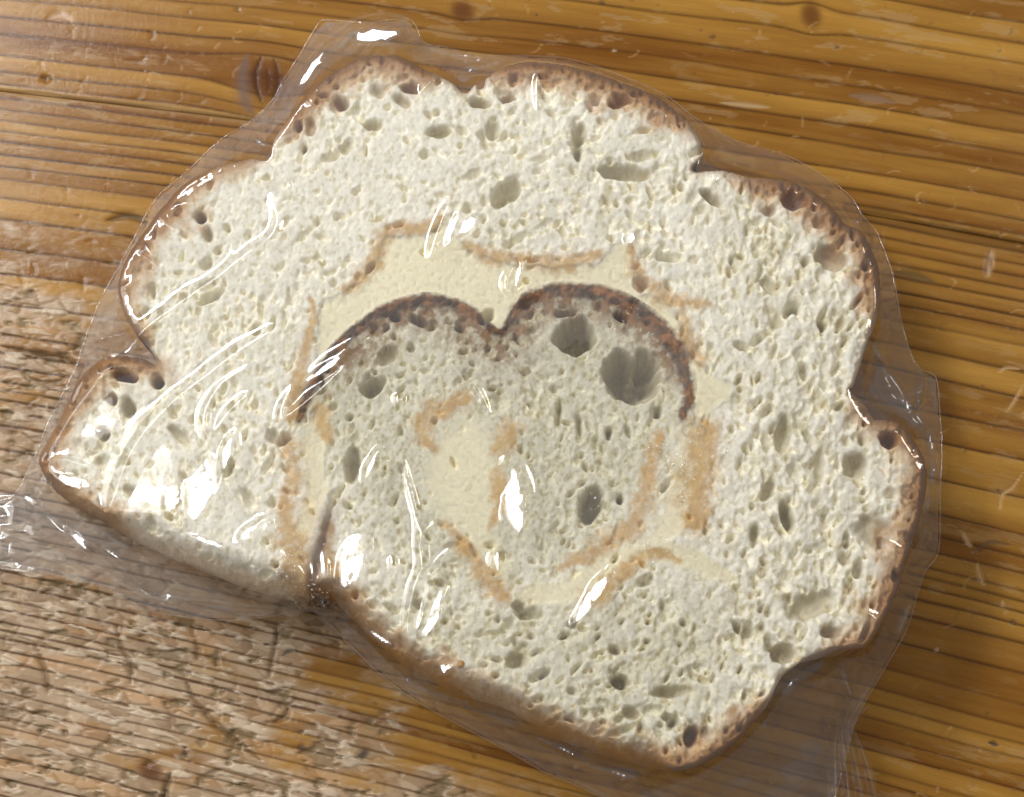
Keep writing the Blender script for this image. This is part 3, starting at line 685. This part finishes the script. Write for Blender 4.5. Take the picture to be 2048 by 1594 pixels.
# wrinkles: tight folds of the film, each a ridge in the sheet
W = np.zeros(FX.shape)
def ridge(pts, height, width, sharp=1.5):
    global W
    L = spline(np.array(pts, float), 5); n = len(L)
    L = np.column_stack([L, np.sin(np.pi * np.linspace(.04, .96, n)) ** .6])
    d, v = polydist(FX, FY, L, False, reach=width * 4)
    g = np.where(d < 1e8, np.exp(-(d / width) ** sharp) * v[..., 0], 0)
    W = W + height * mm * g
for pts, hgt, wd in [
    ([(548, 396), (557, 440), (540, 478), (490, 512), (430, 560), (350, 615), (285, 665), (200, 760), (130, 850), (95, 895)], 1.0, 11),
    ([(612, 636), (545, 664), (480, 702), (420, 747), (350, 802), (292, 862), (255, 922), (232, 985), (212, 1038)], 1.1, 11),
    ([(535, 718), (452, 762), (416, 812), (410, 850), (425, 885)], .8, 9), ([(508, 783), (462, 820), (425, 872)], .7, 8), ([(478, 850), (465, 900), (440, 970), (422, 1042)], 1.0, 14),
    ([(738, 672), (690, 700), (620, 748)], .8, 9), ([(752, 690), (690, 735), (640, 782), (572, 835), (566, 815), (588, 772)], .9, 9),
    ([(900, 404), (882, 450), (860, 510)], .8, 8), ([(900, 404), (930, 435), (955, 445), (905, 482), (862, 512)], .9, 10), ([(955, 445), (1010, 442), (1090, 425)], .4, 9),
    ([(1045, 520), (1018, 548), (1014, 574), (1036, 594), (1070, 582)], .8, 8), ([(1262, 462), (1275, 480)], .8, 14), ([(772, 885), (742, 925), (735, 962), (752, 948), (775, 915)], .7, 8),
    ([(1012, 905), (1030, 950), (1040, 1000), (1000, 1050)], 1.0, 18), ([(862, 1038), (842, 1085), (845, 1130), (830, 1175), (818, 1240), (814, 1312)], 1.0, 9),
    ([(915, 1090), (880, 1130), (862, 1165), (850, 1230), (814, 1312)], 1.0, 10), ([(845, 1130), (862, 1150), (880, 1130)], .6, 8),
    ([(720, 1070), (722, 1110), (700, 1165), (668, 1180)], 1.0, 15), ([(650, 1098), (653, 1150), (665, 1182), (700, 1188), (705, 1240), (745, 1265), (808, 1312)], .9, 9),
    ([(890, 1305), (900, 1335), (880, 1355)], .7, 8), ([(890, 690), (925, 735), (960, 790), (985, 850)], .6, 8), ([(795, 785), (802, 815)], .7, 9), ([(800, 900), (815, 960), (835, 1040), (845, 1090)], .5, 7),
    ([(85, 950), (150, 975), (212, 1036)], .9, 10), ([(470, 1092), (500, 1060), (535, 1040), (520, 1075), (475, 1094)], .7, 8), ([(360, 1072), (420, 1085), (468, 1102)], .7, 12),
    ([(565, 1100), (590, 1128), (622, 1165), (628, 1190)], .7, 7), ([(1150, 1245), (1180, 1195), (1230, 1150), (1290, 1110)], .8, 22), ([(990, 1100), (992, 1140)], .8, 12), ([(785, 1110), (790, 1150)], .6, 9),
    ([(1738, 672), (1772, 742), (1818, 800), (1852, 860), (1868, 900), (1866, 960), (1848, 1020)], 1.6, 11), ([(1690, 450), (1725, 440)], .9, 8), ([(1725, 455), (1748, 490), (1772, 530)], 1.0, 9),
    ([(1822, 830), (1835, 800), (1842, 760)], .8, 7), ([(1500, 800), (1460, 780), (1400, 700)], .3, 14),
    ([(546, 395), (700, 318), (880, 262), (1010, 222)], .35, 7), ([(860, 470), (1050, 380), (1200, 330), (1380, 222)], .3, 8), ([(1090, 425), (1200, 415), (1300, 400)], .3, 8),
    ([(820, 92), (900, 100), (1000, 118), (1040, 120)], .7, 6), ([(905, 152), (950, 130), (1010, 122)], .7, 6), ([(905, 152), (1000, 145)], .5, 6), ([(640, 45), (655, 90), (700, 70), (735, 78), (815, 45)], 2.2, 13), ([(655, 88), (625, 140), (580, 205)], 2.0, 12),
    ([(600, 110), (560, 190), (545, 260)], 1.2, 9), ([(500, 248), (525, 280), (535, 310)], .8, 8), ([(440, 282), (480, 290), (530, 300)], .5, 7), ([(165, 690), (220, 672), (280, 660)], .6, 9), ([(160, 715), (240, 700), (300, 690)], .4, 8),
    ([(40, 985), (60, 1010), (120, 1060), (220, 1120), (300, 1190)], .9, 9), ([(135, 1055), (165, 1090), (175, 1092)], .8, 8), ([(170, 1075), (220, 1105), (250, 1122)], .8, 7), ([(0, 1055), (90, 1075), (160, 1110)], .6, 9), ([(0, 1080), (40, 1060), (70, 1030)], .6, 6),
    ([(293, 1200), (420, 1205), (520, 1218), (600, 1222)], .6, 6), ([(300, 1180), (340, 1195), (420, 1200)], .5, 6), ([(625, 1120), (640, 1180), (690, 1240), (700, 1262)], .7, 7), ([(745, 1270), (830, 1320), (870, 1352)], .5, 8),
    ([(790, 1360), (880, 1395), (1000, 1440), (1100, 1490), (1240, 1552), (1280, 1560)], .8, 7), ([(1700, 1440), (1688, 1480), (1690, 1560)], .6, 8), ([(1640, 1330), (1668, 1400), (1680, 1450)], .6, 9), ([(1850, 1140), (1800, 1200), (1760, 1300), (1705, 1440)], .8, 10), ([(1870, 1100), (1830, 1160), (1815, 1230)], .7, 8),
    ([(1440, 270), (1520, 320), (1600, 350)], .6, 10), ([(1600, 340), (1680, 420), (1720, 440)], .6, 9), ([(1780, 560), (1775, 640), (1745, 690)], .7, 10)]:
    ridge(pts, hgt * 1.15, wd * 1.3)
# random small creases, more of them on the left and at the rim
rf = np.random.default_rng(21)
for i in range(8):
    x = rf.uniform(60, 1000); y = rf.uniform(350, 1250) ; L = rf.uniform(30, 110); a = rf.normal(-.75, .45); b = rf.normal(0, .12) * L
    ridge([(x, y), (x + L / 2 * math.cos(a) - b * math.sin(a), y + L / 2 * math.sin(a) + b * math.cos(a)), (x + L * math.cos(a), y + L * math.sin(a))], rf.uniform(.06, .25), rf.uniform(6, 11))
# straight creases running from the slice out to the rim of the bag
for i in range(64):
    q = BAG[rf.integers(0, len(BAG))][:2]; c = np.array([980.0, 800.0]); dv = c - q; dv /= np.hypot(*dv)
    a = rf.normal(0, .55); dv = np.array([dv[0] * math.cos(a) - dv[1] * math.sin(a), dv[0] * math.sin(a) + dv[1] * math.cos(a)])
    L = rf.uniform(40, 130); q = q + rf.normal(0, 20, 2)
    ridge([tuple(q), tuple(q + dv * L * .5 + rf.normal(0, 4, 2)), tuple(q + dv * L)], rf.uniform(.3, 1.1), rf.uniform(6, 12), 1.0)
low = fbm(FX, FY, 150, 150, 501, 3) - .5
W = W + .0010 * low + .00010 * (fbm(FX, FY, 46, 46, 503, 3) - .5)
outside = smooth(.004, .0, upsample(blur(obs, 3), 2, FX.shape))
rid = lambda sx, sy, sd_: 1 - np.abs(2 * fbm(FX + .5 * FY, FY - .5 * FX, sx, sy, sd_, 2) - 1)
def crumple(size, ang, seed):
    """a sheet folded into flat triangles: random heights on a coarse net, joined by planes"""
    ca, sa = math.cos(ang), math.sin(ang); u = (FX * ca + FY * sa) / size + 300; v = (-FX * sa + FY * ca) / size + 300
    u = u + .35 * np.sin(v * 1.7 + seed); T_ = np.random.default_rng(seed).random((512, 512)) - .5
    i = np.floor(u).astype(int); j = np.floor(v).astype(int); a = u - i; b = v - j; i &= 511; j &= 511; i1 = (i + 1) & 511; j1 = (j + 1) & 511
    lo = T_[j, i] + a * (T_[j, i1] - T_[j, i]) + b * (T_[j1, i1] - T_[j, i1]); hi = T_[j, i] + b * (T_[j1, i] - T_[j, i]) + a * (T_[j1, i1] - T_[j1, i])
    return np.where(a > b, lo, hi)
W = W + outside * (.0028 * crumple(74, .5, 3) + .0013 * crumple(37, -.3, 8))
W = W + .0009 * np.exp(-((sB - 5) / 3.2) ** 2)
rimfade = .45 + .55 * smooth(-2, 30, sB)
slack = smooth(6, 60, sB) * 1.0
zt = zF + .0004 + np.maximum(W, -.0009) * (.45 + .55 * rimfade)
ob = upsample(obs, 2, FX.shape)
zt = np.maximum(zt, ob + .0002 + .35 * np.maximum(W, 0))
zt = np.maximum(zt, .0011)
# places where the film is pulled flat between folds and mirrors the tube
WP = P(FX, FY, .02)
FAR = (1.2, 0.9, 1.5)
def facet(cx, cy, rx, ry, rot, lampp=TUBE):
    global zt
    x = FX - cx; y = FY - cy; u = (x * math.cos(rot) + y * math.sin(rot)) / rx; v = (-x * math.sin(rot) + y * math.cos(rot)) / ry
    w = smooth(1.25, .75, np.sqrt(u * u + v * v) + .5 * (fbm(FX, FY, 30, 30, 801, 3) - .5))
    j = np.argmin(np.abs(fy - cy)); i = np.argmin(np.abs(fx - cx)); p = WP[j, i].copy(); p[2] = zt[j, i] + .0004
    a = CAM - p; a /= np.linalg.norm(a); b = np.array(lampp) - p; b /= np.linalg.norm(b); h = a + b; h /= np.linalg.norm(h)
    pl = p[2] - (h[0] * (WP[..., 0] - p[0]) + h[1] * (WP[..., 1] - p[1])) / h[2] + .00007 * (fbm(FX, FY, 20, 14, 803, 2) - .5)
    zt = zt + (np.maximum(pl, ob + .00015) - zt) * w
for f_ in [(400, 980, 30, 66, .2), (345, 1000, 22, 30, .1), (455, 905, 14, 34, .2), (1030, 1000, 26, 74, -.1), (705, 1125, 32, 66, .25), (995, 1120, 9, 26, 0), (870, 1225, 16, 60, .35),
           (935, 452, 26, 16, -.6), (900, 460, 12, 40, .5), (1262, 475, 14, 16, 0), (655, 735, 46, 12, -.6), (745, 925, 10, 34, .4), (1185, 1195, 18, 64, .6), (150, 965, 44, 14, .2), (500, 1068, 26, 16, -.5), (420, 1085, 40, 8, .3),
           (890, 1335, 14, 20, .2), (760, 70, 60, 18, -.1), (620, 140, 14, 50, .6), (760, 1275, 36, 10, .5), (1035, 555, 10, 36, .2)]:
    facet(*f_)
for f_ in [(1752, 700, 6, 34, -.5), (1790, 765, 7, 40, -.62), (1832, 828, 7, 36, -.6), (1862, 885, 7, 34, -.2), (1866, 945, 7, 34, .06), (1856, 1005, 6, 26, .2), (1752, 500, 5, 40, -.4), (1712, 445, 16, 5, -.4), (1838, 790, 5, 34, .3), (1812, 1230, 5, 40, .35), (1736, 1480, 5, 40, -.35), (1700, 1470, 4, 40, -.2), (1690, 1360, 4, 36, -.4)]:
    facet(*f_, FAR)
for f_ in [(60, 1000, 22, 9, .5), (110, 1050, 36, 5, .7), (160, 1085, 30, 9, .75), (225, 1110, 34, 4, .5), (40, 1062, 40, 4, .15), (280, 1178, 40, 4, .6), (335, 1195, 8, 14, .2), (430, 1215, 60, 4, .08), (225, 672, 44, 5, -.25), (240, 705, 40, 4, -.25), (520, 285, 22, 6, .5), (545, 235, 6, 30, .3), (900, 108, 60, 4, .15), (960, 135, 44, 4, -.3),
           (850, 1380, 60, 4, .45), (980, 1432, 60, 4, .4), (1110, 1492, 60, 4, .45), (1210, 1540, 50, 4, .35), (640, 1200, 30, 5, .8), (690, 1250, 5, 26, -.5), (600, 1130, 5, 34, -.5), (120, 800, 4, 60, .75)]:
    facet(*f_)
keep = (sB > 0).ravel()
Pf = P(FX, FY, zt).reshape(-1, 3); Qf = grid_quads(*FX.shape); Qf = Qf[keep[Qf].all(1)]
# under-sheet: lies on the table, from the same outline, one mesh with the top sheet
Pu = P(FX, FY, .0003 + 0 * FX).reshape(-1, 3)
low_ring = ((sB < 40) | (outside > .02)).ravel()
Qu = Qf[low_ring[Qf].any(1)][:, ::-1]
Vb2 = np.concatenate([Pf, Pu]); Q2 = np.concatenate([Qf, Qu + len(Pf)])
u, q = submesh(Vb2, Q2, np.ones(len(Q2), bool))
mesh_obj('bag_body', Vb2[u], q, m_film, bag)

# the gathered tail at the lower right: a narrow twisted strip of film
def ribbon(name, centre, widths, lift, seed, folds=3, n=60, m=70):
    c = spline(np.array(centre, float), 24); w = np.interp(np.linspace(0, 1, len(c)), np.linspace(0, 1, len(widths)), widths)
    t = np.gradient(c, axis=0); t /= np.linalg.norm(t, axis=1, keepdims=True) + 1e-9; nrm = np.column_stack([-t[:, 1], t[:, 0]])
    s = np.linspace(-1, 1, m); A, S = np.meshgrid(np.arange(len(c)), s, indexing='ij')
    px = c[:, None, 0] + nrm[:, None, 0] * w[:, None] * S; py = c[:, None, 1] + nrm[:, None, 1] * w[:, None] * S
    z = .0013 + lift * (1 - S ** 2) * .6 + lift * .5 * np.abs(np.sin(folds * np.pi * S + .5 + .006 * A)) + lift * .25 * (fbm(px, py, 90, 90, seed, 2) - .3)
    z = np.maximum(z, .0011)
    V = P(px, py, z).reshape(-1, 3); q = grid_quads(*px.shape)
    return mesh_obj(name, V, q, m_film, bag)
ribbon('gathered_tail', [(1712, 1400), (1690, 1450), (1692, 1500), (1700, 1560), (1706, 1640)], [34, 20, 38, 50, 62], .005, 601, 2)
ribbon('folded_corner', [(690, 108), (726, 74), (770, 52), (815, 46)], [58, 46, 30, 14], .005, 611, 2)
ribbon('sealed_edge', [(-60, 1020), (30, 1010), (120, 1060), (210, 1120), (300, 1188), (420, 1210), (560, 1222), (625, 1212)], [26, 26, 22, 18, 12, 14, 12, 8], .0012, 621, 1)

# the cut edge of the film, slightly rolled
def edge_tube(name, pts, rad):
    p = np.array(pts); n = len(p); k = 6
    t = np.roll(p, -1, 0) - np.roll(p, 1, 0); t /= np.linalg.norm(t, axis=1, keepdims=True) + 1e-12
    sd_ = np.cross(t, [0, 0, 1.0]); sd_ /= np.linalg.norm(sd_, axis=1, keepdims=True) + 1e-12; up = np.cross(sd_, t)
    V = np.concatenate([p + rad * (math.cos(a) * sd_ + math.sin(a) * up) for a in np.arange(k) * 2 * math.pi / k])
    i = np.arange(n); j = (i + 1) % n
    Q = np.concatenate([np.stack([a * n + i, a * n + j, ((a + 1) % k) * n + j, ((a + 1) % k) * n + i], -1) for a in range(k)])
    return mesh_obj(name, V, Q, m_film, bag)
bd = spline(BAG[:, :2], 6, True); bd = np.clip(bd, -1e5, 1e5)
rz_ = .0011 + .0016 * fbm(bd[:, 0], bd[:, 1], 120, 120, 821, 2) + .006 * np.exp(-(((bd[:, 0] - 730) / 110) ** 2 + ((bd[:, 1] - 60) / 60) ** 2))
edge_tube('rolled_edge', P(bd[:, 0], bd[:, 1], rz_), .00016)

# tiny drops of condensation on the inside of the film, where it touches the filling
t_ = NT('water_drops'); g_ = t_.n('ShaderNodeBsdfGlossy', {'Color': (1, 1, 1, 1), 'Roughness': 0.08}); tr_ = t_.n('ShaderNodeBsdfTransparent', {'Color': (.95, .95, .95, 1)})
mx_ = t_.n('ShaderNodeMixShader', {0: 0.22, 1: tr_.outputs[0], 2: g_.outputs[0]}); t_.link(mx_.outputs[0], t_.out.inputs[0])
rd = np.random.default_rng(77); DV = []; DQ = []
for (x0, y0, rx, ry, n) in [(1365, 930, 50, 110, 90), (600, 1130, 40, 70, 60), (640, 1190, 40, 30, 30), (1290, 1090, 70, 30, 40), (1180, 1010, 30, 40, 16), (520, 900, 120, 120, 20), (1000, 1150, 90, 60, 30), (1240, 640, 60, 30, 24)]:
    for _ in range(n):
        qx, qy = x0 + rx * rd.normal(0, .5), y0 + ry * rd.normal(0, .5); rr_ = rd.uniform(.00010, .00026)
        j = int(np.clip((qy - fy[0]) / FS, 0, len(fy) - 1)); i = int(np.clip((qx - fx[0]) / FS, 0, len(fx) - 1)); c = P(qx, qy, zt[j, i] - .00005)
        b0 = sum(len(v) for v in DV); v = []
        for a in (0.1, .55, 1.1, 1.57):
            for b in range(8): v.append(c + rr_ * np.array([math.sin(a) * math.cos(b * .7854), math.sin(a) * math.sin(b * .7854), .7 * math.cos(a)]))
        DV.append(np.array(v))
        DQ += [(b0 + a * 8 + b, b0 + (a + 1) * 8 + b, b0 + (a + 1) * 8 + (b + 1) % 8, b0 + a * 8 + (b + 1) % 8) for a in range(3) for b in range(8)]
dr = mesh_obj('condensation', np.concatenate(DV), np.array(DQ), t_.m, bag); dr['kind'] = 'stuff'

# a loose crumb caught under the film
def crumb_bit(px, py, z, s, seed):
    r = np.random.default_rng(seed); V = []; n = 8; m = 6
    for j in range(m + 1):
        th = math.pi * j / m
        for i in range(n):
            ph = 2 * math.pi * i / n; k = s * (.75 + .5 * r.random())
            V.append((k * math.sin(th) * math.cos(ph), k * math.sin(th) * math.sin(ph), .7 * k * math.cos(th)))
    Q = [(j * n + i, (j + 1) * n + i, (j + 1) * n + (i + 1) % n, j * n + (i + 1) % n) for j in range(m) for i in range(n)]
    o = mesh_obj('bread_crumb', np.array(V), np.array(Q), m_crust, None, np.tile(lin(204, 150, 80), (len(V), 1)))
    o.location = P(px, py, z); return o
o = crumb_bit(921, 1328, .0197, .0006, 3); o['label'] = 'tiny golden crumb on the pale slice near its lower crust'; o['category'] = 'crumb'
